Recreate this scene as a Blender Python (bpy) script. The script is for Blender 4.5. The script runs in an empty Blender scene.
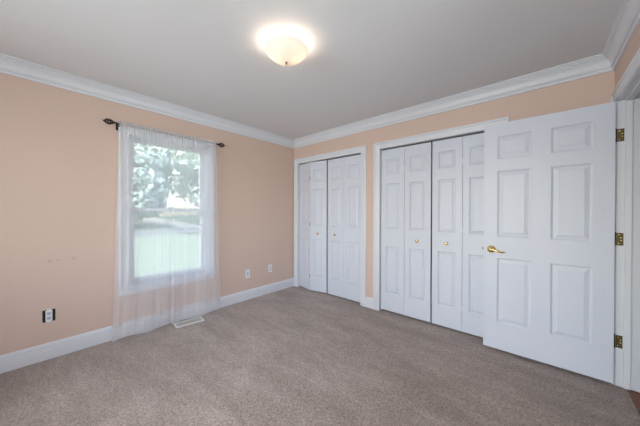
import bpy, math, random
from mathutils import Vector, Matrix

S = bpy.context.scene
COL = S.collection

# ------------------------------------------------------------------ camera
F_PX, YAW, PITCH, ROLL = 249.6, 0.724, -0.0054, 0.0023
CAM = Vector((3.1218, -2.8671, 1.2531))
fw = Vector((-math.sin(YAW) * math.cos(PITCH), math.cos(YAW) * math.cos(PITCH), math.sin(PITCH)))
rt = Vector((math.cos(YAW), math.sin(YAW), 0))
up = rt.cross(fw)
rt2 = rt * math.cos(ROLL) + up * math.sin(ROLL)
up2 = up * math.cos(ROLL) - rt * math.sin(ROLL)
cd = bpy.data.cameras.new('camera')
cam = bpy.data.objects.new('camera', cd)
COL.objects.link(cam)
m3 = Matrix((rt2, up2, -fw)).transposed()
cam.matrix_world = Matrix.Translation(CAM) @ m3.to_4x4()
cd.sensor_width = 36.0
cd.sensor_fit = 'HORIZONTAL'
cd.lens = F_PX * 36.0 / 640.0
cd.clip_start = 0.02
cd.clip_end = 300
S.camera = cam

# ------------------------------------------------------------------ view, sky, large lights
S.view_settings.view_transform = 'Standard'
S.view_settings.look = 'None'
S.view_settings.gamma = 1.0
S.view_settings.use_curve_mapping = False
S.view_settings.exposure = -0.22

W_ = bpy.data.worlds.new('sky')
S.world = W_
W_.use_nodes = True
wn = W_.node_tree
wn.nodes.clear()
sky = wn.nodes.new('ShaderNodeTexSky')
sky.sky_type = 'NISHITA'
sky.sun_disc = False
sky.sun_elevation = math.radians(48)
sky.sun_rotation = math.radians(200)
sky.air_density = 1.0
sky.dust_density = 2.5
bg = wn.nodes.new('ShaderNodeBackground')
bg.inputs['Strength'].default_value = 1.15
wo = wn.nodes.new('ShaderNodeOutputWorld')
wn.links.new(sky.outputs[0], bg.inputs['Color'])
wn.links.new(bg.outputs[0], wo.inputs['Surface'])

sun_d = bpy.data.lights.new('sun', 'SUN')
sun_d.energy = 6.3
sun_d.angle = math.radians(3)
sun_d.color = (1.0, 0.96, 0.9)
sun = bpy.data.objects.new('sun', sun_d)
COL.objects.link(sun)
sun.rotation_euler = Vector((-0.55, 0.35, -1.0)).to_track_quat('-Z', 'Y').to_euler()


YF = -4.75         # wall behind the camera


def area(name, loc, direction, sx, sy, power, color):
    d = bpy.data.lights.new(name, 'AREA')
    d.shape = 'RECTANGLE'
    d.size, d.size_y = sx, sy
    d.energy = power
    d.color = color
    o = bpy.data.objects.new(name, d)
    COL.objects.link(o)
    o.location = loc
    o.rotation_euler = Vector(direction).to_track_quat('-Z', 'Y').to_euler()
    return o


# added fill light outside the invented window behind the camera
area('fill_light_2', (2.0, YF - .21, 1.45), (0.0, 1, 0.0), 2.3, 1.35, 138, (0.89, 0.935, 1.0))
# second added fill, evening out the left wall through an invented side window
area('fill_light_3', (3.532 + .33, -2.05, 1.55), (-1, 0, 0), 1.35, 1.15, 26, (0.89, 0.935, 1.0))

BULB = 42.0

# ------------------------------------------------------------------ dimensions
H = 2.44
W = 3.532
TH = 0.12


# ------------------------------------------------------------------ materials
def srgb(r, g, b):
    def c(v):
        v /= 255.0
        return v / 12.92 if v <= 0.04045 else ((v + 0.055) / 1.055) ** 2.4
    return (c(r), c(g), c(b), 1)


def newmat(name):
    m = bpy.data.materials.new(name)
    m.use_nodes = True
    nt = m.node_tree
    return m, nt, nt.nodes['Principled BSDF']


def paint(name, col, rough=0.5, bump=0.0, scale=300, metallic=0.0, var=0.0, spec=0.5):
    m, nt, b = newmat(name)
    b.inputs['Base Color'].default_value = (*col[:3], 1)
    b.inputs['Roughness'].default_value = rough
    b.inputs['Metallic'].default_value = metallic
    b.inputs['Specular IOR Level'].default_value = spec
    tc = nt.nodes.new('ShaderNodeTexCoord')
    nz = nt.nodes.new('ShaderNodeTexNoise')
    nz.inputs['Scale'].default_value = scale
    nz.inputs['Detail'].default_value = 3
    nt.links.new(tc.outputs['Object'], nz.inputs['Vector'])
    if var > 0:
        mx = nt.nodes.new('ShaderNodeMix')
        mx.data_type = 'RGBA'
        mx.inputs[6].default_value = (*[c * (1 - var) for c in col[:3]], 1)
        mx.inputs[7].default_value = (*[min(1, c * (1 + var)) for c in col[:3]], 1)
        nt.links.new(nz.outputs['Fac'], mx.inputs[0])
        nt.links.new(mx.outputs[2], b.inputs['Base Color'])
    if bump > 0:
        bp = nt.nodes.new('ShaderNodeBump')
        bp.inputs['Strength'].default_value = bump
        bp.inputs['Distance'].default_value = 0.002
        nt.links.new(nz.outputs['Fac'], bp.inputs['Height'])
        nt.links.new(bp.outputs['Normal'], b.inputs['Normal'])
    return m


def carpet_mat():
    m, nt, b = newmat('carpet_pile')
    N = nt.nodes.new
    L = nt.links.new
    tc = N('ShaderNodeTexCoord')

    def noise(scale, detail, vec=None, rough=0.6):
        n = N('ShaderNodeTexNoise')
        n.inputs['Scale'].default_value = scale
        n.inputs['Detail'].default_value = detail
        n.inputs['Roughness'].default_value = rough
        L(vec or tc.outputs['Object'], n.inputs['Vector'])
        return n.outputs['Fac']
    mp = N('ShaderNodeMapping')
    mp.inputs['Rotation'].default_value = (0, 0, 0.55)
    mp.inputs['Scale'].default_value = (1.0, 3.0, 1.0)
    L(tc.outputs['Object'], mp.inputs['Vector'])
    big = noise(1.6, 3, mp.outputs['Vector'], 0.55)
    mid = noise(9, 4, mp.outputs['Vector'])
    fine = noise(85, 5, None, 0.8)

    def ramp(fac, a, bb, ca, cb):
        r = N('ShaderNodeValToRGB')
        r.color_ramp.elements[0].position = a
        r.color_ramp.elements[1].position = bb
        r.color_ramp.elements[0].color = ca
        r.color_ramp.elements[1].color = cb
        L(fac, r.inputs['Fac'])
        return r.outputs['Color']
    base = ramp(fine, 0.37, 0.63, (0.200, 0.154, 0.133, 1), (0.500, 0.393, 0.342, 1))
    g1 = ramp(big, 0.36, 0.64, (0.86, 0.85, 0.83, 1), (1.10, 1.10, 1.11, 1))
    g2 = ramp(mid, 0.3, 0.7, (0.90, 0.90, 0.90, 1), (1.08, 1.08, 1.08, 1))

    def mul(a, c):
        x = N('ShaderNodeMix')
        x.data_type = 'RGBA'
        x.blend_type = 'MULTIPLY'
        x.inputs[0].default_value = 1
        L(a, x.inputs[6])
        L(c, x.inputs[7])
        return x.outputs[2]
    L(mul(mul(base, g1), g2), b.inputs['Base Color'])
    b.inputs['Roughness'].default_value = 0.95
    b.inputs['Specular IOR Level'].default_value = 0.1
    b.inputs['Sheen Weight'].default_value = 0.25
    bp = N('ShaderNodeBump')
    bp.inputs['Strength'].default_value = 0.8
    bp.inputs['Distance'].default_value = 0.006
    L(fine, bp.inputs['Height'])
    L(bp.outputs['Normal'], b.inputs['Normal'])
    return m


def wall_mat():
    """peach eggshell paint with a few faint scuffs left on it"""
    col = (0.685, 0.505, 0.418)
    m = paint('peach_wall_paint', col, 0.62, 0.05, 220, var=0.015, spec=0.3)
    nt = m.node_tree
    b = nt.nodes['Principled BSDF']
    src = b.inputs['Base Color'].links[0].from_socket
    geo = nt.nodes.new('ShaderNodeNewGeometry')
    tot = None
    for (p, r) in (((0, -2.800, 0.826), .022), ((0, -2.757, 0.832), .016), ((0, -2.735, 0.822), .014), ((0, -2.656, 0.833), .022)):
        d = nt.nodes.new('ShaderNodeVectorMath')
        d.operation = 'DISTANCE'
        nt.links.new(geo.outputs['Position'], d.inputs[0])
        d.inputs[1].default_value = p
        mr = nt.nodes.new('ShaderNodeMapRange')
        mr.interpolation_type = 'SMOOTHSTEP'
        mr.inputs['From Min'].default_value = 0.0
        mr.inputs['From Max'].default_value = r
        mr.inputs['To Min'].default_value = 0.32
        mr.inputs['To Max'].default_value = 0.0
        nt.links.new(d.outputs['Value'], mr.inputs['Value'])
        if tot is None:
            tot = mr.outputs['Result']
        else:
            a = nt.nodes.new('ShaderNodeMath')
            a.operation = 'MAXIMUM'
            nt.links.new(tot, a.inputs[0])
            nt.links.new(mr.outputs['Result'], a.inputs[1])
            tot = a.outputs[0]
    mx = nt.nodes.new('ShaderNodeMix')
    mx.data_type = 'RGBA'
    nt.links.new(tot, mx.inputs[0])
    nt.links.new(src, mx.inputs[6])
    mx.inputs[7].default_value = (0.30, 0.23, 0.20, 1)
    nt.links.new(mx.outputs[2], b.inputs['Base Color'])
    return m


def wood_mat(name, c1, c2, scale=(3, 40, 3), rough=0.4):
    m, nt, b = newmat(name)
    tc = nt.nodes.new('ShaderNodeTexCoord')
    mp = nt.nodes.new('ShaderNodeMapping')
    mp.inputs['Scale'].default_value = scale
    nz = nt.nodes.new('ShaderNodeTexNoise')
    nz.inputs['Scale'].default_value = 1.5
    nz.inputs['Detail'].default_value = 5
    r = nt.nodes.new('ShaderNodeValToRGB')
    r.color_ramp.elements[0].color = (*c1, 1)
    r.color_ramp.elements[1].color = (*c2, 1)
    nt.links.new(tc.outputs['Object'], mp.inputs['Vector'])
    nt.links.new(mp.outputs[0], nz.inputs['Vector'])
    nt.links.new(nz.outputs['Fac'], r.inputs['Fac'])
    nt.links.new(r.outputs['Color'], b.inputs['Base Color'])
    b.inputs['Roughness'].default_value = rough
    return m


def sheer_mat(name, opacity, col=(0.88, 0.87, 0.90)):
    m = bpy.data.materials.new(name)
    m.use_nodes = True
    nt = m.node_tree
    nt.nodes.clear()
    N = nt.nodes.new
    out = N('ShaderNodeOutputMaterial')
    tr = N('ShaderNodeBsdfTransparent')
    di = N('ShaderNodeBsdfDiffuse')
    tl = N('ShaderNodeBsdfTranslucent')
    for n in (di, tl):
        n.inputs['Color'].default_value = (*col, 1)
    mx = N('ShaderNodeMixShader')
    mx.inputs[0].default_value = 0.5
    nt.links.new(di.outputs[0], mx.inputs[1])
    nt.links.new(tl.outputs[0], mx.inputs[2])
    fin = N('ShaderNodeMixShader')
    # weave: threads running down the cloth vary slightly in density
    tc = N('ShaderNodeTexCoord')
    mp = N('ShaderNodeMapping')
    mp.inputs['Scale'].default_value = (1, 60, 0.6)
    nz = N('ShaderNodeTexNoise')
    nz.inputs['Scale'].default_value = 1.0
    nz.inputs['Detail'].default_value = 2
    mr = N('ShaderNodeMapRange')
    mr.inputs['From Min'].default_value = 0.3
    mr.inputs['From Max'].default_value = 0.7
    mr.inputs['To Min'].default_value = opacity - 0.02
    mr.inputs['To Max'].default_value = opacity + 0.02
    nt.links.new(tc.outputs['Object'], mp.inputs[0])
    nt.links.new(mp.outputs[0], nz.inputs['Vector'])
    nt.links.new(nz.outputs['Fac'], mr.inputs['Value'])
    nt.links.new(mr.outputs[0], fin.inputs[0])
    nt.links.new(tr.outputs[0], fin.inputs[1])
    nt.links.new(mx.outputs[0], fin.inputs[2])
    nt.links.new(fin.outputs[0], out.inputs['Surface'])
    return m


def pane_mat():
    m = bpy.data.materials.new('window_glass')
    m.use_nodes = True
    nt = m.node_tree
    nt.nodes.clear()
    N = nt.nodes.new
    out = N('ShaderNodeOutputMaterial')
    tr = N('ShaderNodeBsdfTransparent')
    tr.inputs['Color'].default_value = (0.95, 0.98, 0.97, 1)
    gl = N('ShaderNodeBsdfGlossy')
    gl.inputs['Roughness'].default_value = 0.02
    fr = N('ShaderNodeFresnel')
    fr.inputs['IOR'].default_value = 1.45
    mx = N('ShaderNodeMixShader')
    nt.links.new(fr.outputs[0], mx.inputs[0])
    nt.links.new(tr.outputs[0], mx.inputs[1])
    nt.links.new(gl.outputs[0], mx.inputs[2])
    nt.links.new(mx.outputs[0], out.inputs['Surface'])
    return m


def emit_mat(name, col, strength):
    m = bpy.data.materials.new(name)
    m.use_nodes = True
    nt = m.node_tree
    nt.nodes.clear()
    out = nt.nodes.new('ShaderNodeOutputMaterial')
    e = nt.nodes.new('ShaderNodeEmission')
    e.inputs['Color'].default_value = (*col, 1)
    e.inputs['Strength'].default_value = strength
    nt.links.new(e.outputs[0], out.inputs['Surface'])
    return m


def bowl_mat():
    m = bpy.data.materials.new('frosted_bowl_glass')
    m.use_nodes = True
    nt = m.node_tree
    nt.nodes.clear()
    N = nt.nodes.new
    out = N('ShaderNodeOutputMaterial')
    di = N('ShaderNodeBsdfDiffuse')
    tl = N('ShaderNodeBsdfTranslucent')
    gl = N('ShaderNodeBsdfGlossy')
    gl.inputs['Roughness'].default_value = 0.25
    di.inputs['Color'].default_value = (0.9, 0.88, 0.85, 1)
    tl.inputs['Color'].default_value = (0.90, 0.84, 0.76, 1)
    a = N('ShaderNodeMixShader')
    a.inputs[0].default_value = 0.34
    nt.links.new(di.outputs[0], a.inputs[1])
    nt.links.new(tl.outputs[0], a.inputs[2])
    c = N('ShaderNodeMixShader')
    c.inputs[0].default_value = 0.05
    nt.links.new(a.outputs[0], c.inputs[1])
    nt.links.new(gl.outputs[0], c.inputs[2])
    nt.links.new(c.outputs[0], out.inputs['Surface'])
    return m


M = dict(
    wall=wall_mat(),
    ceiling=paint('ceiling_paint', (0.76, 0.735, 0.74), 0.8, 0.06, 180, var=0.01, spec=0.2),
    trim=paint('white_trim_paint', (0.74, 0.735, 0.765), 0.38, 0.02, 60, spec=0.4),
    door=paint('white_door_paint', (0.685, 0.695, 0.765), 0.42, 0.05, 90, spec=0.4),
    carpet=carpet_mat(),
    hallwood=wood_mat('hall_floor_wood', (0.15, 0.048, 0.020), (0.30, 0.105, 0.045)),
    hallwall=paint('hall_wall_paint', (0.62, 0.57, 0.52), 0.7, 0.03, 200),
    brass=paint('polished_brass', (0.83, 0.60, 0.28), 0.22, 0, metallic=1.0),
    antique=paint('antique_brass', (0.15, 0.11, 0.055), 0.42, 0.15, 120, metallic=0.9, var=0.25),
    bronze=paint('dark_bronze', (0.035, 0.024, 0.02), 0.38, 0.03, 200, metallic=0.6),
    track=paint('closet_track_metal', (0.10, 0.10, 0.105), 0.5, 0, metallic=0.6),
    steel=paint('screw_steel', (0.62, 0.62, 0.64), 0.35, 0, metallic=1.0),
    plastic=paint('white_plastic', (0.84, 0.83, 0.83), 0.35, 0),
    greyplastic=paint('grey_socket_plastic', (0.60, 0.60, 0.66), 0.4, 0),
    dark=paint('dark_box_hollow', (0.012, 0.011, 0.011), 0.8, 0),
    vent=paint('vent_enamel', (0.80, 0.79, 0.76), 0.4, 0),
    ventgrille=paint('vent_louvre_enamel', (0.52, 0.49, 0.44), 0.45, 0),
    glass=pane_mat(),
    sheer=sheer_mat('sheer_voile', 0.46),
    hem=sheer_mat('sheer_voile_doubled', 0.55),
    bowl=bowl_mat(),
    bulb=emit_mat('bulb_glow', (1.0, 0.84, 0.66), BULB),
    lawn=paint('lawn_grass', (0.150, 0.180, 0.128), 0.9, 0.5, 30, var=0.3),
    asphalt=paint('road_asphalt', (0.12, 0.125, 0.13), 0.9, 0.3, 20, var=0.2),
    concrete=paint('drive_concrete', (0.27, 0.265, 0.25), 0.8, 0.1, 12, var=0.1),
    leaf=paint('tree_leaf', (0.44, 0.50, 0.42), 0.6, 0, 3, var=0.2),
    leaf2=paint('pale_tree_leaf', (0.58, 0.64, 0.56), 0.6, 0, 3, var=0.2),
    bark=paint('tree_bark', (0.26, 0.23, 0.21), 0.9, 0.6, 25, var=0.3),
)


# ------------------------------------------------------------------ mesh builder
class MB:
    def __init__(self):
        self.v, self.f, self.mi = [], [], []

    def add(self, verts, faces, mi=0):
        o = len(self.v)
        self.v += [Vector(p) for p in verts]
        self.f += [tuple(i + o for i in q) for q in faces]
        self.mi += [mi] * len(faces)

    def box(self, a, b, mi=0):
        x0, y0, z0 = (min(a[i], b[i]) for i in range(3))
        x1, y1, z1 = (max(a[i], b[i]) for i in range(3))
        self.add([(x0, y0, z0), (x1, y0, z0), (x1, y1, z0), (x0, y1, z0), (x0, y0, z1), (x1, y0, z1), (x1, y1, z1), (x0, y1, z1)],
                 [(0, 3, 2, 1), (4, 5, 6, 7), (0, 1, 5, 4), (1, 2, 6, 5), (2, 3, 7, 6), (3, 0, 4, 7)], mi)
        return self

    def rings(self, rings, closed=True, cap0=False, cap1=False, mi=0):
        n = len(rings[0])
        vs = [p for r in rings for p in r]
        fs = []
        for i in range(len(rings) - 1):
            for j in range(n if closed else n - 1):
                k = (j + 1) % n
                fs.append((i * n + j, i * n + k, (i + 1) * n + k, (i + 1) * n + j))
        if cap0:
            fs.append(tuple(range(n - 1, -1, -1)))
        if cap1:
            fs.append(tuple((len(rings) - 1) * n + j for j in range(n)))
        self.add(vs, fs, mi)
        return self

    def lathe(self, origin, axis, prof, n=20, caps=True, mi=0):
        """prof = [(distance along axis, radius)]"""
        ax = Vector(axis).normalized()
        t = Vector((0, 0, 1)) if abs(ax.z) < 0.9 else Vector((1, 0, 0))
        e1 = ax.cross(t).normalized()
        e2 = ax.cross(e1)
        O = Vector(origin)
        rs = [[O + ax * h + (e1 * math.cos(2 * math.pi * j / n) + e2 * math.sin(2 * math.pi * j / n)) * max(r, 1e-5) for j in range(n)] for h, r in prof]
        self.rings(rs, True, caps, caps, mi)
        return self

    def tube(self, pts, rad, n=10, mi=0, flat=None):
        pts = [Vector(p) for p in pts]
        if not isinstance(rad, (list, tuple)):
            rad = [rad] * len(pts)
        rs = []
        prev = None
        for i, p in enumerate(pts):
            d = (pts[min(i + 1, len(pts) - 1)] - pts[max(i - 1, 0)]).normalized()
            if prev is None:
                t = Vector((0, 0, 1)) if abs(d.z) < 0.9 else Vector((1, 0, 0))
                e1 = d.cross(t).normalized()
            else:
                e1 = (prev - d * prev.dot(d)).normalized()
            prev = e1
            e2 = d.cross(e1)
            fl = flat if flat else 1.0
            rs.append([p + (e1 * math.cos(2 * math.pi * j / n) * fl + e2 * math.sin(2 * math.pi * j / n)) * rad[i] for j in range(n)])
        self.rings(rs, True, True, True, mi)
        return self

    def build(self, name, mat, parent=None, smooth=False, bevel=0.0, origin=None, auto=True):
        xs = [p.x for p in self.v]
        ys = [p.y for p in self.v]
        zs = [p.z for p in self.v]
        O = Vector(origin) if origin is not None else Vector(((min(xs) + max(xs)) / 2, (min(ys) + max(ys)) / 2, min(zs)))
        me = bpy.data.meshes.new(name)
        me.from_pydata([p - O for p in self.v], [], self.f)
        for mm in (mat if isinstance(mat, (list, tuple)) else [mat]):
            me.materials.append(mm)
        for i, p in enumerate(me.polygons):
            p.material_index = self.mi[i]
            p.use_smooth = smooth
        me.update()
        o = bpy.data.objects.new(name, me)
        COL.objects.link(o)
        o['_o'] = list(O)
        if parent is not None:
            o.parent = parent
            o.location = O - Vector(parent['_o'])
        else:
            o.location = O
        if bevel > 0:
            bv = o.modifiers.new('bevel', 'BEVEL')
            bv.width = bevel
            bv.segments = 2
            bv.limit_method = 'ANGLE'
        return o


def empty(name, loc):
    o = bpy.data.objects.new(name, None)
    COL.objects.link(o)
    o.location = loc
    o.empty_display_size = 0.1
    o['_o'] = list(loc)
    return o


def tag(o, label, cat, group=None, kind=None):
    o['label'] = label
    o['category'] = cat
    if group:
        o['group'] = group
    if kind:
        o['kind'] = kind
    return o


def struct(o, label, cat):
    return tag(o, label, cat, kind='structure')


# ------------------------------------------------------------------ room shell
WR = (-2.75, -1.35, 0.95, 2.10)         # unseen window added beside the camera for fill (y0, y1, z0, z1)
C1 = (0.099, 1.319)      # clear width of the smaller-looking, corner closet
C2 = (1.5985, 2.818)     # clear width of the closet behind the open door
OPZ = 2.044              # closet head
DY0, DY1, DZ = -0.097, -0.862, 2.052    # bedroom doorway
WIN = (-2.254, -1.466, 0.505, 2.03)     # curtained window opening (y0, y1, z0, z1)
WF = (0.8, 3.2, .8, 2.1)            # invented window behind the camera, put in for fill (x0, x1, z0, z1)

mb = MB()
mb.box((-TH, YF - TH, -0.05), (W, 0.75, 0.0))
mb.box((W, DY1, -0.05), (3.567, DY0, 0.0))
mb.box((3.567, DY1, -0.05), (3.585, DY0, 0.0))
struct(mb.build('floor', M['carpet']), 'taupe cut-pile carpet covering the bedroom floor', 'floor')

mb = MB().box((3.567, -1.15, -0.06), (5.0, 0.75, -0.006))
struct(mb.build('floor_hall', M['hallwood']), 'reddish brown wood floor of the hall beyond the carpet edge', 'floor')

mb = MB().box((-TH, YF - TH, H), (W + TH, 0.75, H + 0.1))
struct(mb.build('ceiling', M['ceiling']), 'flat pale grey painted ceiling', 'ceiling')

y0, y1, z0, z1 = WIN
mb = MB()
mb.box((-TH, YF - TH, 0), (0, y0, H))
mb.box((-TH, y1, 0), (0, 0.12, H))
mb.box((-TH, y0, 0), (0, y1, z0))
mb.box((-TH, y0, z1), (0, y1, H))
struct(mb.build('wall_left', M['wall']), 'peach painted wall holding the curtained window', 'wall')

mb = MB()
for a, b in ((0, C1[0] - .02), (C1[1] + .02, C2[0] - .02), (C2[1] + .02, W + TH)):
    mb.box((a, 0, 0), (b, TH, H))
for a, b in (C1, C2):
    mb.box((a - .02, 0, OPZ + .02), (b + .02, TH, H))
struct(mb.build('wall_back', M['wall']), 'peach painted wall with the two closets', 'wall')

mb = MB()
y0, y1, z0, z1 = WR
mb.box((W, YF - TH, 0), (W + TH, y0, H))
mb.box((W, y1, 0), (W + TH, DY1 - .02, H))
mb.box((W, y0, 0), (W + TH, y1, z0))
mb.box((W, y0, z1), (W + TH, y1, H))
mb.box((W, DY0 + .02, 0), (W + TH, 0, H))
mb.box((W, DY1 - .02, DZ + .02), (W + TH, DY0 + .02, H))
struct(mb.build('wall_right', M['wall']), 'peach painted wall with the open bedroom doorway', 'wall')

mb = MB()
x0, x1, wz0, wz1 = WF
mb.box((0, YF - TH, 0), (x0, YF, H))
mb.box((x1, YF - TH, 0), (W, YF, H))
mb.box((x0, YF - TH, 0), (x1, YF, wz0))
mb.box((x0, YF - TH, wz1), (x1, YF, H))
struct(mb.build('wall_front', M['wall']), 'peach painted wall behind the camera', 'wall')

mb = MB()
mb.box((-TH, 0.70, 0), (W + TH, 0.75, H))
mb.box((-TH, TH, 0), (-TH + .05, 0.70, H))
mb.box((1.44, TH, 0), (1.48, 0.70, H))
mb.box((W, TH, 0), (W + .05, 0.70, H))
struct(mb.build('wall_closet', M['ceiling']), 'plain white walls inside the two closets', 'wall')

mb = MB()
mb.box((4.9, -1.15, -0.006), (5.0, 0.75, H))
mb.box((W + TH, 0.65, -0.006), (4.9, 0.75, H))
mb.box((W + TH, -1.15, -0.006), (4.9, -1.05, H))
struct(mb.build('wall_hall', M['hallwall']), 'beige walls of the hall beyond the doorway', 'wall')
mb = MB().box((W + TH, -1.15, H), (5.0, 0.75, H + 0.1))
struct(mb.build('ceiling_hall', M['ceiling']), 'white ceiling of the hall beyond the doorway', 'ceiling')

# crown moulding, mitred round the room
prof = [(0, -.124), (.011, -.124), (.013, -.121), (.013, -.103), (.016, -.101), (.023, -.101), (.025, -.098), (.023, -.093), (.019, -.091),
        (.024, -.088), (.025, -.078), (.028, -.066), (.034, -.053), (.042, -.043), (.052, -.036), (.052, -.029), (.063, -.027),
        (.065, -.023), (.063, -.014), (.059, -.012), (.0715, -.009), (.0715, 0)]
mb = MB()
for i in range(4):
    rg = []
    for c in (i, (i + 1) % 4):
        ring = []
        for d, z in prof:
            cs = [(d, -d), (W - d, -d), (W - d, YF + d), (d, YF + d)]
            ring.append((cs[c][0], cs[c][1], H + z))
        rg.append(ring)
    mb.rings(rg, closed=False)
struct(mb.build('trim_1', M['trim']), 'white stepped crown moulding running round under the ceiling', 'crown moulding')

# baseboards
bprof = [(0, 0), (.014, 0), (.014, .100), (.010, .1025), (.010, .106), (.013, .109), (.013, .115), (.008, .119), (.0065, .128), (.004, .134), (0, .137)]


def baseboard(name, p, q, n, label):
    p, q, n = Vector(p), Vector(q), Vector(n)
    r = [[v + n * t + Vector((0, 0, z)) for t, z in bprof] for v in (p, q)]
    mb = MB().rings(r, True, True, True)
    return struct(mb.build(name, M['trim']), label, 'baseboard')


baseboard('baseboard_left', (0, YF, 0), (0, 0, 0), (1, 0, 0), 'white baseboard along the window wall')
baseboard('baseboard_back', (1.404, 0, 0), (1.5135, 0, 0), (0, -1, 0), 'short white baseboard between the two closets')
baseboard('baseboard_back_right', (2.903, 0, 0), (W, 0, 0), (0, -1, 0), 'white baseboard behind the open door')
baseboard('baseboard_right', (W, DY1 - .092, 0), (W, YF, 0), (-1, 0, 0), 'white baseboard under the doorway wall')
baseboard('baseboard_front', (0, YF, 0), (W, YF, 0), (0, 1, 0), 'white baseboard along the wall behind the camera')

# casings: profile (offset from the opening edge, projection from the wall)
cprof = [(0, 0), (0, .009), (.004, .0125), (.011, .013), (.0145, .0085), (.018, .0085), (.024, .0105), (.050, .0150), (.055, .0150), (.058, .0115), (.061, .0185), (.066, .0205), (.076, .0205), (.083, .0175), (.085, .0125), (.085, 0)]


def casing_mb(mb, a, b, ztop, place, zbot=0.0):
    """inverted U round an opening a..b; place(u, z, t) -> world point"""
    path = lambda o: [(a - o, zbot), (a - o, ztop + o), (b + o, ztop + o), (b + o, zbot)]
    rg = []
    for k in range(4):
        rg.append([place(path(o)[k][0], path(o)[k][1], t) for o, t in cprof])
    mb.rings(rg, True, True, True)


def closet_trim(name, a, b, label):
    root = empty(name, ((a + b) / 2, 0, 0))
    struct(root, label, 'closet casing')
    mb = MB()
    casing_mb(mb, a, b, OPZ, lambda u, z, t: (u, -t, z))
    mb.build('casing', M['trim'], root)
    mb = MB()
    mb.box((a - .02, -.004, 0), (a, TH + .004, OPZ + .02))
    mb.box((b, -.004, 0), (b + .02, TH + .004, OPZ + .02))
    mb.box((a, -.004, OPZ), (b, TH + .004, OPZ + .02))
    mb.build('jamb_liner', M['trim'], root, bevel=.001)
    mb = MB()
    for s in (.031, .057):
        mb.box((a + .004, s, OPZ - .012), (b - .004, s + .0025, OPZ))
    mb.box((a + .004, .031, OPZ - .0025), (b - .004, .0595, OPZ - .0002))
    mb.build('track', M['track'], root)
    return root


closet_trim('trim_2', *C1, 'white moulded casing round the closet nearest the window wall')
closet_trim('trim_3', *C2, 'white moulded casing round the closet partly behind the open door')

# doorway of the bedroom door
root = empty('trim_4', (W, (DY0 + DY1) / 2, 0))
struct(root, 'white casing, jamb and stop of the bedroom doorway at right', 'door casing')
mb = MB()
casing_mb(mb, DY1 - .004, DY0 + .004, DZ + .004, lambda u, z, t: (W - t, u, z))
mb.build('casing', M['trim'], root)
mb = MB()
casing_mb(mb, DY1 - .004, DY0 + .004, DZ + .004, lambda u, z, t: (W + TH + t, u, z))
mb.build('hall_casing', M['trim'], root)
mb = MB()
mb.box((W - .001, DY0, 0), (W + TH + .001, DY0 + .02, DZ + .02))
mb.box((W - .001, DY1 - .02, 0), (W + TH + .001, DY1, DZ + .02))
mb.box((W - .001, DY1, DZ), (W + TH + .001, DY0, DZ + .02))
mb.build('jamb', M['trim'], root, bevel=.001)
mb = MB()
mb.box((W + .037, DY0 - .011, 0), (W + .071, DY0, DZ))
mb.box((W + .037, DY1, 0), (W + .071, DY1 + .011, DZ))
mb.box((W + .037, DY1 + .011, DZ - .011), (W + .071, DY0 - .011, DZ))
mb.build('door_stop', M['trim'], root, bevel=.002)


# ------------------------------------------------------------------ panelled doors
def panel_leaf(mb, O, ux, w, zb, zt, t, panels, bevel_w=.042):
    """leaf from O along ux, front face on the side ux x z points away from; panels = (u0, u1, z0, z1) in leaf coordinates"""
    O, ux = Vector(O), Vector(ux).normalized()
    n = Vector((ux.y, -ux.x, 0))        # towards the room
    P = lambda u, d, z: O + ux * u + n * d + Vector((0, 0, z))
    us = sorted({0, w, *[p[0] for p in panels], *[p[1] for p in panels]})
    zs = sorted({zb, zt, *[p[2] for p in panels], *[p[3] for p in panels]})
    prof = [(0, 0), (.0025, .004), (.008, .0065), (.011, .0125), (.015, .0125), (bevel_w, .0045), (bevel_w + .001, .0015)]
    for s in (1, -1):
        D = t / 2 * s
        for i in range(len(us) - 1):
            for j in range(len(zs) - 1):
                cu, cz = (us[i] + us[i + 1]) / 2, (zs[j] + zs[j + 1]) / 2
                if any(p[0] < cu < p[1] and p[2] < cz < p[3] for p in panels):
                    continue
                q = [P(us[i], D, zs[j]), P(us[i + 1], D, zs[j]), P(us[i + 1], D, zs[j + 1]), P(us[i], D, zs[j + 1])]
                mb.add(q if s > 0 else q[::-1], [(0, 1, 2, 3)])
        for (u0, u1, a, b) in panels:
            rg = []
            for ins, dep in prof:
                d = D - dep * s
                r = [P(u0 + ins, d, a + ins), P(u1 - ins, d, a + ins), P(u1 - ins, d, b - ins), P(u0 + ins, d, b - ins)]
                rg.append(r if s > 0 else r[::-1])
            mb.rings(rg, True, False, True)
    for (ua, ub, za, zb2) in ((0, 0, zb, zt), (w, w, zb, zt)):
        q = [P(ua, t / 2, za), P(ua, t / 2, zb2), P(ua, -t / 2, zb2), P(ua, -t / 2, za)]
        mb.add(q if ua == 0 else q[::-1], [(0, 1, 2, 3)])
    for z in (zb, zt):
        q = [P(0, t / 2, z), P(w, t / 2, z), P(w, -t / 2, z), P(0, -t / 2, z)]
        mb.add(q[::-1] if z == zb else q, [(0, 1, 2, 3)])
    return n


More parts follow.
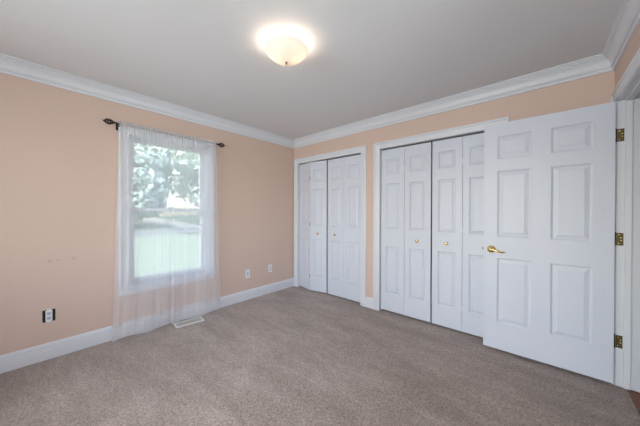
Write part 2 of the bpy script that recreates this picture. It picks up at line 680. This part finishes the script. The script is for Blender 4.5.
# the open six-panel door
DX0, DX1, DFY = 2.727, 3.519, -0.134
root = empty('door_1', (DX1 + .008, DFY + .035, 0))
struct(root, 'open white six-panel door with brass lever standing in front of a closet', 'door')
pz = ((1.727, 1.930), (1.030, 1.620), (0.265, 0.842))
pans = [(u0, u1, a, b) for a, b in pz for u0, u1 in ((.103, .335), (.456, .686))]
mb = MB()
panel_leaf(mb, (DX0, DFY + .0175, 0), (1, 0, 0), DX1 - DX0, .024, 2.045, .035, pans)
leaf = mb.build('door_leaf', M['door'], root)
for s in (-1, 1):
    yb = DFY if s < 0 else DFY + .035
    hx, hz = DX0 + .060, .916
    mb = MB().lathe((hx, yb, hz), (0, s, 0), [(0, .033), (.003, .0335), (.008, .031), (.013, .024), (.016, .016), (.018, .0125), (.030, .0115), (.038, .013), (.046, .0135), (.050, .010), (.051, .002)], 28)
    hb = mb.build('handle_rosette', M['brass'], root, smooth=True)
    pts, rad = [], []
    for k in range(15):
        q = k / 14
        pts.append((hx - .004 + .100 * q, yb + s * (.041 + .004 * math.sin(q * 3.1)), hz - .004 - .010 * q + .006 * math.sin(q * 6.0)))
        rad.append(.0085 - .0025 * q + .0015 * math.sin(q * 3.14))
    mb = MB().tube(pts, rad, 12)
    mb.lathe(pts[-1], (1, 0, -.1), [(-.004, .005), (0, .0075), (.004, .007), (.007, .003)], 12)
    mb.build('lever', M['brass'], hb, smooth=True)['label'] = 'curved brass lever'
mb = MB().box((DX0 - .0015, DFY + .006, .916 - .028), (DX0 + .001, DFY + .029, .916 + .028))
lp = mb.build('latch_plate', M['brass'], root, bevel=.0005)
mb = MB().box((DX0 - .011, DFY + .011, .916 - .009), (DX0 - .001, DFY + .024, .916 + .009))
mb.build('latch_bolt', M['antique'], lp, bevel=.002)
for zc in (1.807, 1.060, .322):
    hh = .0455
    mb = MB()
    mb.box((W + .000, DY0 - .0022, zc - hh), (W + .0335, DY0 - .0002, zc + hh))
    h = mb.build('hinge', M['antique'], root, bevel=.0008)
    h['label'] = 'antique brass butt hinge'
    mb = MB()
    for k in range(5):
        a = zc - hh + k * 2 * hh / 5
        mb.lathe((W - .0075, DY0 - .003, a + .0006), (0, 0, 1), [(0, .0062), (2 * hh / 5 - .0012, .0062)], 14)
    mb.lathe((W - .0075, DY0 - .003, zc + hh), (0, 0, 1), [(0, .0045), (.002, .0062), (.005, .0045), (.007, .001)], 12)
    mb.lathe((W - .0075, DY0 - .003, zc - hh), (0, 0, -1), [(0, .0045), (.002, .0062), (.005, .0045), (.007, .001)], 12)
    mb.build('knuckle', M['antique'], h, smooth=False)
    for (dx, dz) in ((.012, .031), (.024, .010), (.024, -.010), (.012, -.031)):
        mb = MB().lathe((W + dx, DY0 - .0022, zc + dz), (0, -1, 0), [(0, .0042), (.0008, .004), (.0014, .002)], 12)
        mb.build('screw', M['brass'], h, smooth=False)


# bifold closet doors: each folding pair is one door
LZ0, LZ1, LT = .020, 2.029, .030
bz = ((1.722, 1.910), (1.030, 1.605), (0.232, 0.826))


def bifold(name, pts, knob_leaf, label):
    """pts: three points along the centre line (pivot, fold, end)"""
    root = empty(name, ((pts[0][0] + pts[2][0]) / 2, (pts[0][1] + pts[2][1]) / 2, 0))
    struct(root, label, 'closet door')
    for k in range(2):
        a, b = Vector((*pts[k], 0)), Vector((*pts[k + 1], 0))
        d = (b - a)
        w = d.length
        ux = d.normalized()
        g = .0018
        mb = MB()
        n = panel_leaf(mb, a + ux * g, ux, w - 2 * g, LZ0, LZ1, LT, [(.060, w - 2 * g - .060, z0_, z1_) for z0_, z1_ in bz], .034)
        lf = mb.build('door_leaf', M['door'], root)
        if k == knob_leaf:
            c = a + ux * (w / 2) + n * (LT / 2) + Vector((0, 0, .916))
            mb = MB().lathe(c, n, [(0, .0115), (.002, .0115), (.004, .0075), (.011, .006), (.014, .0095), (.018, .0150), (.023, .0165), (.027, .0140), (.030, .008), (.0305, .001)], 22)
            mb.build('knob', M['brass'], lf, smooth=True)['label'] = 'small round brass knob'
    # three hinges on the fold line
    a, b, c = (Vector((*p, 0)) for p in pts)
    n1 = Vector(((b - a).y, -(b - a).x, 0)).normalized()
    n2 = Vector(((c - b).y, -(c - b).x, 0)).normalized()
    nn = (n1 + n2).normalized()
    for zc in (1.78, 1.06, .25):
        mb = MB().lathe(b + nn * (LT / 2 + (.0005 if name == 'door_2' else -.004)) + Vector((0, 0, zc - .025)), (0, 0, 1), [(0, .003), (.0012, .0042), (.049, .0042), (.05, .003)], 10)
        mb.build('hinge', M['antique'] if name == 'door_2' else M['door'], root)
    return root


CYc = .045
FA = math.radians(11.5)
m1 = (C1[0] + .006, CYc)
m2 = (m1[0] + .300 * math.cos(FA), CYc - .300 * math.sin(FA))
m3_ = (m1[0] + .600 * math.cos(FA), CYc)
bifold('door_2', (m1, m2, m3_), 1, 'partly folded white bifold closet door next to the window wall')
e = C1[1] - .002
bifold('door_3', ((e - .602, CYc), (e - .301, CYc), (e, CYc)), 0, 'flat closed bifold closet door beside the partly folded one')
s = C2[0] + .002
bifold('door_4', ((s, CYc), (s + .3035, CYc), (s + .607, CYc)), 1, 'left white bifold of the closet partly hidden by the open door')
e = C2[1] - .002
bifold('door_5', ((e - .597, CYc), (e - .2985, CYc), (e, CYc)), 0, 'bifold closet door directly behind the edge of the open door')


# ------------------------------------------------------------------ windows
def sash(mb, place, a, b, z0, z1, w, d0, d1):
    mb_box = lambda p, q: mb.box(place(*p), place(*q))
    mb_box((a, d0, z0), (a + w, d1, z1))
    mb_box((b - w, d0, z0), (b, d1, z1))
    mb_box((a + w, d0, z0), (b - w, d1, z0 + w))
    mb_box((a + w, d0, z1 - w), (b - w, d1, z1))


def window(name, place, a, b, z0, z1, zm, label):
    """place(u, depth, z): depth grows outwards from the wall's room face"""
    root = empty(name, place((a + b) / 2, 0, z0))
    struct(root, label, 'window')
    mb = MB()
    casing_mb(mb, a, b, z1, lambda u, z, t: place(u, -t, z), z0)
    mb.build('casing', M['trim'], root)
    mb = MB()
    mb.box(place(a - .095, -.042, z0 - .028), place(b + .095, .04, z0))
    mb.build('sill', M['trim'], root, bevel=.004)
    mb = MB()
    mb.box(place(a - .085, -.015, z0 - .095), place(b + .085, 0, z0 - .028))
    mb.build('apron', M['trim'], root, bevel=.003)
    mb = MB()
    mb.box(place(a, 0, z0), place(a + .018, TH, z1))
    mb.box(place(b - .018, 0, z0), place(b, TH, z1))
    mb.box(place(a, 0, z1 - .018), place(b, TH, z1))
    mb.box(place(a, .03, z0), place(b, TH + .03, z0 + .018))
    mb.build('window_frame', M['trim'], root)
    for nm, za, zb, d in (('lower_sash', z0 + .018, zm + .018, .045), ('upper_sash', zm - .018, z1 - .018, .080)):
        mb = MB()
        sash(mb, place, a + .018, b - .018, za, zb, .036, d, d + .032)
        sh = mb.build(nm, M['trim'], root, bevel=.003)
        mb = MB().box(place(a + .05, d + .013, za + .03), place(b - .05, d + .018, zb - .03))
        mb.build('pane', M['glass'], sh)
    mb = MB().box(place((a + b) / 2 - .03, .028, zm + .018), place((a + b) / 2 + .03, .06, zm + .030))
    mb.build('sash_lock', M['trim'], root, bevel=.003)
    return root


window('window_1', lambda u, d, z: (-d, u, z), WIN[0], WIN[1], WIN[2], WIN[3], 1.268, 'double-hung white window behind the sheer curtains')
window('added_window_2', lambda u, d, z: (u, YF - d, z), WF[0], WF[1], WF[2], WF[3], 1.45, 'wide white double-hung window added behind the camera to let in fill light')  # invented opening for the front fill light, out of view

window('added_window_3', lambda u, d, z: (W + d, u, z), WR[0], WR[1], WR[2], WR[3], 1.52, 'white double-hung window added beside the camera to let in fill light')  # unseen, added so the side fill reaches the left wall

# ------------------------------------------------------------------ ceiling light
LC = Vector((1.775, -1.705, H))
root = empty('ceiling_light', LC)
tag(root, 'lit frosted glass bowl light fixed to the ceiling', 'ceiling light')
mb = MB().lathe((LC.x, LC.y, H), (0, 0, -1), [(0, .075), (.006, .075), (.014, .066), (.018, .05), (.018, .001)], 32)
mb.build('ceiling_plate', M['trim'], root, smooth=True)
R, dep, zr = .150, .078, H - .058
sph = (R * R + dep * dep) / (2 * dep)
prof = []
for k in range(19):
    r = R * k / 18
    prof.append((sph - math.sqrt(sph * sph - r * r), r))
outer = [(zr - dep + h, r) for h, r in prof]
lip = [(zr + .003, R + .003), (zr + .006, R + .001), (zr + .004, R - .004)]
inner = [(zr - dep + .005 + h * .97, max(r - .005, 1e-4)) for h, r in prof[::-1]]
mb = MB().lathe((LC.x, LC.y, 0), (0, 0, 1), outer + lip + inner, 48, caps=False)
mb.build('glass_bowl', M['bowl'], root, smooth=True)
mb = MB().lathe((LC.x, LC.y, zr - dep + .003), (0, 0, -1), [(0, .009), (.003, .0095), (.005, .006), (.009, .0055), (.013, .0075), (.017, .005), (.019, .001)], 16)
mb.build('finial', paint('finial_metal', (0.32, 0.27, 0.2), .35, 0, metallic=.8), root, smooth=True)
mb = MB().lathe((LC.x, LC.y, zr - dep), (0, 0, 1), [(0, .003), (H - .018 - zr + dep, .003)], 10)
mb.build('stem', M['steel'], root)
for s in (-1, 1):
    c = LC + Vector((rt.x, rt.y, 0)) * (.078 * s)
    bp = [(-.030 * math.cos(math.pi * k / 12), .028 * math.sin(math.pi * k / 12)) for k in range(13)]
    mb = MB().lathe((c.x, c.y, zr - .016), Vector((rt.x, rt.y, 0)) * s, bp, 20, caps=False)
    mb.build('bulb', M['bulb'], root, smooth=True)
    mb = MB().tube([c + Vector((rt.x, rt.y, 0)) * (-.030 * s) + Vector((0, 0, zr - .016 - H)), c + Vector((rt.x, rt.y, 0)) * (-.058 * s) + Vector((0, 0, zr + .000 - H)), (LC.x + rt.x * .012 * s, LC.y + rt.y * .012 * s, H - .016)], .011, 12)
    mb.build('lamp_socket', M['plastic'], root, smooth=True)

# ------------------------------------------------------------------ curtain rod and sheers
RX, RZ = .085, 2.094
RY0, RY1 = -2.352, -1.392
root = empty('curtain_rod', (0, (RY0 + RY1) / 2, RZ))
tag(root, 'dark bronze curtain rod with open cage finials above the window', 'curtain rod')
mb = MB().lathe((RX, RY0 - .012, RZ), (0, 1, 0), [(0, .0065), (RY1 - RY0 + .024, .0065)], 14)
mb.build('rod', M['bronze'], root, smooth=True)
for yy, s in ((RY0 - .012, -1), (RY1 + .012, 1)):
    mb = MB()
    L0, L1, rr = .024, .092, .021
    mb.lathe((RX, yy, RZ), (0, s, 0), [(0, .0065), (.002, .010), (.007, .011), (.010, .007), (.014, .0065), (.018, .010), (.023, .0105), (.026, .006)], 16)
    for k in range(7):
        pts = []
        for j in range(15):
            q = j / 14
            a = 2 * math.pi * k / 7 + q * 1.7
            r = rr * math.sin(math.pi * q) ** .8 + .003
            pts.append((RX + r * math.cos(a), yy + s * (L0 + (L1 - L0) * q), RZ + r * math.sin(a)))
        mb.tube(pts, .0045, 6)
    mb.lathe((RX, yy, RZ), (0, s, 0), [(L1 - .003, .004), (L1, .007), (L1 + .005, .0075), (L1 + .009, .005), (L1 + .010, .001)], 14)
    mb.build('finial', M['bronze'], root, smooth=True)
for yy in (RY0 + .004, RY1 - .004):
    mb = MB()
    mb.box((0, yy - .011, RZ - .045), (.004, yy + .011, RZ + .025))
    mb.tube([(.004, yy, RZ - .012), (.05, yy, RZ - .014), (RX - .004, yy, RZ - .012)], .0055, 10)
    mb.tube([(RX - .010, yy, RZ + .004), (RX - .009, yy, RZ - .008), (RX, yy, RZ - .0125), (RX + .009, yy, RZ - .008), (RX + .010, yy, RZ + .004)], .0035, 8)
    mb.lathe((RX, yy, RZ - .012), (0, 0, -1), [(0, .004), (.010, .004), (.013, .0055), (.017, .004), (.019, .001)], 10)
    mb.build('bracket', M['bronze'], root, smooth=False)


def curtain(name, top, bot, seed, label, xo, flare):
    """top / bot: (y0, y1) of the upper and lower edges"""
    rnd = random.Random(seed)
    ph = [rnd.uniform(0, 6.28) for _ in range(8)]
    NU, NV = 150, 70
    ztop, zbot = RZ + .026, .018

    def pt(i, j):
        u = i / NU
        v = j / NV                       # 0 at the header
        z = ztop + (zbot - ztop) * v
        e = v ** 1.3
        y = (top[0] + (top[1] - top[0]) * u) * (1 - e) + (bot[0] + (bot[1] - bot[0]) * u) * e
        gather = max(0, 1 - v * 9)
        x = RX + .013 + xo
        x += .0035 * gather * math.sin(u * 150 + ph[0] + 1.5 * math.sin(u * 23 + ph[1]))
        fold = (.0035 * math.sin(u * 21 + ph[2] + .5 * math.sin(u * 7 + ph[3])) + .0012 * math.sin(u * 47 + ph[4]) + .0003 * math.sin(u * 91 + ph[5] + v * 1.5)) * min(1, .25 + v * 1.1)
        x += fold + .012 * v * v * math.sin(u * 8 + ph[6] + v * 2) * flare
        y += .004 * math.sin(u * 31 + ph[7]) * v
        zz = z
        if v > .9:
            zz += .010 * math.sin(u * 9 + ph[6]) * (v - .9) * 10
        if v < .02:
            zz += .004 * math.sin(u * 170 + ph[1])
        return (max(x, .022), y, zz)
    g = [[pt(i, j) for i in range(NU + 1)] for j in range(NV + 1)]
    root = empty(name, (RX, (bot[0] + bot[1]) / 2, 0))
    tag(root, label, 'curtain')
    jh = int(NV * .957)
    is_ = 3

    def patch(i0, i1, j0, j1):
        mb = MB()
        vs = [g[j][i] for j in range(j0, j1 + 1) for i in range(i0, i1 + 1)]
        n = i1 - i0 + 1
        fs = [(a * n + b, a * n + b + 1, (a + 1) * n + b + 1, (a + 1) * n + b) for a in range(j1 - j0) for b in range(i1 - i0)]
        mb.add(vs, fs)
        return mb
    patch(is_, NU - is_, 2, jh).build('curtain_panel', M['sheer'], root, smooth=True)
    patch(0, NU, jh, NV).build('bottom_hem', M['hem'], root, smooth=True)
    patch(0, NU, 0, 2).build('header', M['hem'], root, smooth=True)
    patch(0, is_, 2, jh).build('side_hem', M['hem'], root, smooth=True)
    patch(NU - is_, NU, 2, jh).build('side_hem', M['hem'], root, smooth=True)
    return root


curtain('sheer_curtain', (-2.352, -1.868), (-2.405, -1.895), 3, 'white sheer curtain panel on the half of the window away from the closets', 0.0, 1)
curtain('sheer_curtain', (-1.880, -1.398), (-1.908, -1.352), 8, 'white sheer curtain panel on the half of the window nearer the closets', 0.011, 1)


# ------------------------------------------------------------------ outlets on the window wall
def duplex_face(y, z, parent, mat=None):
    mb = MB()
    for dz in (-.0195, .0195):
        n = 18
        r = []
        for x in (.0055, .0085):
            r.append([(x, y + max(-.0135, min(.0135, .0172 * math.cos(2 * math.pi * k / n))), z + dz + .0145 * math.sin(2 * math.pi * k / n)) for k in range(n)])
        mb.rings(r, True, False, True)
    f = mb.build('receptacle', mat or M['plastic'], parent)
    for dz in (-.0195, .0195):
        mb = MB()
        for dy in (-.0063, .0063):
            mb.box((.0075, y + dy - .0012, z + dz - .002), (.0088, y + dy + .0012, z + dz + .008))
        mb.box((.0075, y - .0025, z + dz - .010), (.0088, y + .0025, z + dz - .0055))
        mb.build('socket_slots', M['dark'], f)
    return f


root = empty('wall_outlet', (0, -2.806, .305))
tag(root, 'uncovered duplex outlet in an open dark box left of the curtains', 'outlet')
oy, oz = -2.806, .366
mb = MB()
mb.box((.0005, oy - .0375, oz - .050), (.0020, oy + .0375, oz + .050))
mb.build('open_box', M['dark'], root)
mb = MB()
mb.box((.002, oy - .0200, oz - .046), (.006, oy + .0200, oz + .046))
mb.box((.002, oy - .0120, oz + .046), (.0035, oy + .0120, oz + .057))
mb.box((.002, oy - .0120, oz - .057), (.0035, oy + .0120, oz - .046))
mb.build('yoke', M['plastic'], root, bevel=.001)
duplex_face(oy, oz, root, M['greyplastic'])
for dz in (-.0515, .0515):
    mb = MB().lathe((.0035, oy, oz + dz), (1, 0, 0), [(0, .004), (.001, .004), (.0018, .002)], 10)
    mb.build('screw', M['steel'], root)


def outlet(y, z, label, kind):
    root = empty('wall_outlet', (0, y, z - .057))
    tag(root, label, 'outlet', 'covered outlets between window and closet')
    mb = MB().box((0, y - .035, z - .0575), (.0055, y + .035, z + .0575))
    mb.build('cover_plate', M['plastic'], root, bevel=.0022)
    if kind == 'duplex':
        duplex_face(y, z, root, M['greyplastic'])
        mb = MB().lathe((.0055, y, z), (1, 0, 0), [(0, .003), (.001, .003), (.0015, .001)], 10)
        mb.build('screw', M['steel'], root)
    else:
        mb = MB().box((.0055, y - .0165, z - .0335), (.0070, y + .0165, z + .0335))
        f = mb.build('receptacle', M['greyplastic'], root, bevel=.0008)
        for dz in (-.017, .017):
            mb = MB()
            for dy in (-.0063, .0063):
                mb.box((.0068, y + dy - .0012, z + dz - .002), (.0075, y + dy + .0012, z + dz + .007))
            mb.build('socket_slots', M['dark'], f)


outlet(-.890, .366, 'white covered outlet low on the wall, nearer the curtains', 'decora')
outlet(-.497, .378, 'white covered outlet low on the wall, nearer the closet corner', 'duplex')

# ------------------------------------------------------------------ floor vent
VC, VA = Vector((.160, -1.738, 0)), math.radians(-7)
VL, VWd = .143, .064
cv, sv = math.cos(VA), math.sin(VA)


def vp(a, b, z):
    """a along the register's length, b across"""
    return VC + Vector((b * cv - a * sv, a * cv + b * sv, z))


def vbox(mb, a0, a1, b0, b1, z0, z1):
    q = [vp(a, b, z) for z in (z0, z1) for a, b in ((a0, b0), (a0, b1), (a1, b1), (a1, b0))]
    mb.add(q, [(0, 1, 2, 3), (7, 6, 5, 4), (0, 4, 5, 1), (1, 5, 6, 2), (2, 6, 7, 3), (3, 7, 4, 0)])


root = empty('floor_vent', VC)
tag(root, 'white framed metal floor vent set in the carpet under the window', 'floor vent')
mb = MB()
fr = .013
vbox(mb, -VL, VL, -VWd, -VWd + fr, .001, .010)
vbox(mb, -VL, VL, VWd - fr, VWd, .001, .010)
vbox(mb, -VL, -VL + fr, -VWd + fr, VWd - fr, .001, .010)
vbox(mb, VL - fr, VL, -VWd + fr, VWd - fr, .001, .010)
mb.build('frame', M['vent'], root)
mb = MB()
for k in range(22):
    a = -VL + fr + (k + .5) * (2 * VL - 2 * fr) / 22
    vbox(mb, a - .0040, a + .0040, -VWd + fr, VWd - fr, .002, .007)
vbox(mb, -VL + fr, VL - fr, -.004, .004, .0025, .0078)
mb.build('louvres', M['ventgrille'], root)
mb = MB()
vbox(mb, -VL + fr, VL - fr, -VWd + fr, VWd - fr, .0006, .0018)
mb.build('duct_opening', M['dark'], root)

# ------------------------------------------------------------------ outside the curtained window
GZ = -.55


def gz(x, y):
    d = max(0, (-x - 24) / 16)
    return GZ + 1.0 * min(1, d) ** 1.5 * (1 + .25 * math.sin(y * .35))


def ground(mb, xs, ys):
    mb.add([(x, y, gz(x, y)) for x in xs for y in ys], [(a * len(ys) + b, a * len(ys) + b + 1, (a + 1) * len(ys) + b + 1, (a + 1) * len(ys) + b) for a in range(len(xs) - 1) for b in range(len(ys) - 1)])
    return mb


ys = [-30 + 3 * k for k in range(25)]
mb = ground(MB(), [42, 24, 12, 5.2, 3.6, -.125, -3, -6, -10, -14, -18, -18.6], ys)
tag(mb.build('lawn', M['lawn']), 'sunlit green lawn seen through the curtained window', 'lawn', kind='stuff')
mb = ground(MB(), [-24, -26, -28, -30, -33, -36, -40, -46, -55], ys)
struct(mb.build('hillside', M['lawn']), 'grassy rise beyond the street outside the curtained window', 'hillside')
mb = MB().box((-24.0, -30, GZ - .02), (-18.6, 42, GZ + .03))
struct(mb.build('street', M['asphalt']), 'grey street crossing beyond the lawn', 'street')
mb = MB()
rg = []
for k in range(12):
    q = k / 11
    x = -24.2 - 18 * q
    y = 8.5 - 5.5 * q * q
    rg.append([(x, y - 1.5, gz(x, y) + .05), (x, y + 1.5, gz(x, y) + .05)])
mb.rings(rg, closed=False)
struct(mb.build('driveway', M['concrete']), 'pale concrete driveway climbing away across the street', 'driveway')


def tree(x, y, h, r, n, seed, label, mat, trunk_r=.18, size=.30, crown_lo=.35):
    rnd = random.Random(seed)
    z0_ = gz(x, y)
    root = empty('tree', (x, y, z0_))
    tag(root, label, 'tree', 'trees outside the window')
    mb = MB()
    mb.tube([(x, y, z0_ - .1), (x + .05, y, z0_ + h * .25), (x - .05, y + .06, z0_ + h * .5), (x, y, z0_ + h * .8)], [trunk_r * 1.25, trunk_r, trunk_r * .7, trunk_r * .25], 10)
    for k in range(7):
        a = k * 2.4 + rnd.random()
        hb = h * (.38 + .07 * k)
        ln = r * rnd.uniform(.55, .85)
        mb.tube([(x, y, z0_ + hb), (x + ln * .5 * math.cos(a), y + ln * .5 * math.sin(a), z0_ + hb + .12 * h), (x + ln * math.cos(a), y + ln * math.sin(a), z0_ + hb + .18 * h)], [trunk_r * .4, trunk_r * .25, trunk_r * .1], 6)
    mb.build('trunk', M['bark'], root, smooth=True)
    mb = MB()
    cl = []
    cz, hz_ = z0_ + h * (1 + crown_lo) / 2, h * (1 - crown_lo) / 2
    for k in range(26):
        while True:
            p = Vector((rnd.uniform(-1, 1), rnd.uniform(-1, 1), rnd.uniform(-1, 1)))
            if p.length < 1:
                break
        cl.append((Vector((x + p.x * r * .8, y + p.y * r * .8, cz + p.z * hz_ * .85)), r * rnd.uniform(.25, .42)))
    for k in range(n):
        c, cr = cl[k % len(cl)]
        d = Vector((rnd.gauss(0, 1), rnd.gauss(0, 1), rnd.gauss(0, 1))).normalized()
        p = c + d * cr * rnd.uniform(.6, 1.0)
        e1 = d.cross(Vector((rnd.gauss(0, 1), rnd.gauss(0, 1), rnd.gauss(0, 1)))).normalized()
        e2 = (d + Vector((rnd.gauss(0, .5), rnd.gauss(0, .5), rnd.gauss(0, .5)))).cross(e1).normalized()
        s1, s2 = size * rnd.uniform(.6, 1.1), size * rnd.uniform(.35, .6)
        mb.add([p - e1 * s1, p - e2 * s2, p + e1 * s1, p + e2 * s2], [(0, 1, 2, 3)])
    mb.build('crown', mat, root)
    return root


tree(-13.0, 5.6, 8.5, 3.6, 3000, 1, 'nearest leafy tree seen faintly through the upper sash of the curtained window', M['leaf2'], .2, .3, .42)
tree(-28.5, 2.4, 10, 4.6, 3600, 2, 'big dark tree across the street at the left of the window view', M['leaf'], .3, .46, .03)
tree(-29.5, 12.0, 12, 4.8, 3600, 3, 'broad dark tree across the street in the middle of the window view', M['leaf'], .3, .46, .03)
tree(-31.0, 23.5, 11, 5.0, 1800, 4, 'broad dark tree across the street at the right of the window view', M['leaf'], .3, .42, .04)
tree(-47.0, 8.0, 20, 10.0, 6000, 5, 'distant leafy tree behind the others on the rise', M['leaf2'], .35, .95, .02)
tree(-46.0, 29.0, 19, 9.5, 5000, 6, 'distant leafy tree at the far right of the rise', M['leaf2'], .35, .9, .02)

for o in S.objects:
    if '_o' in o:
        del o['_o']
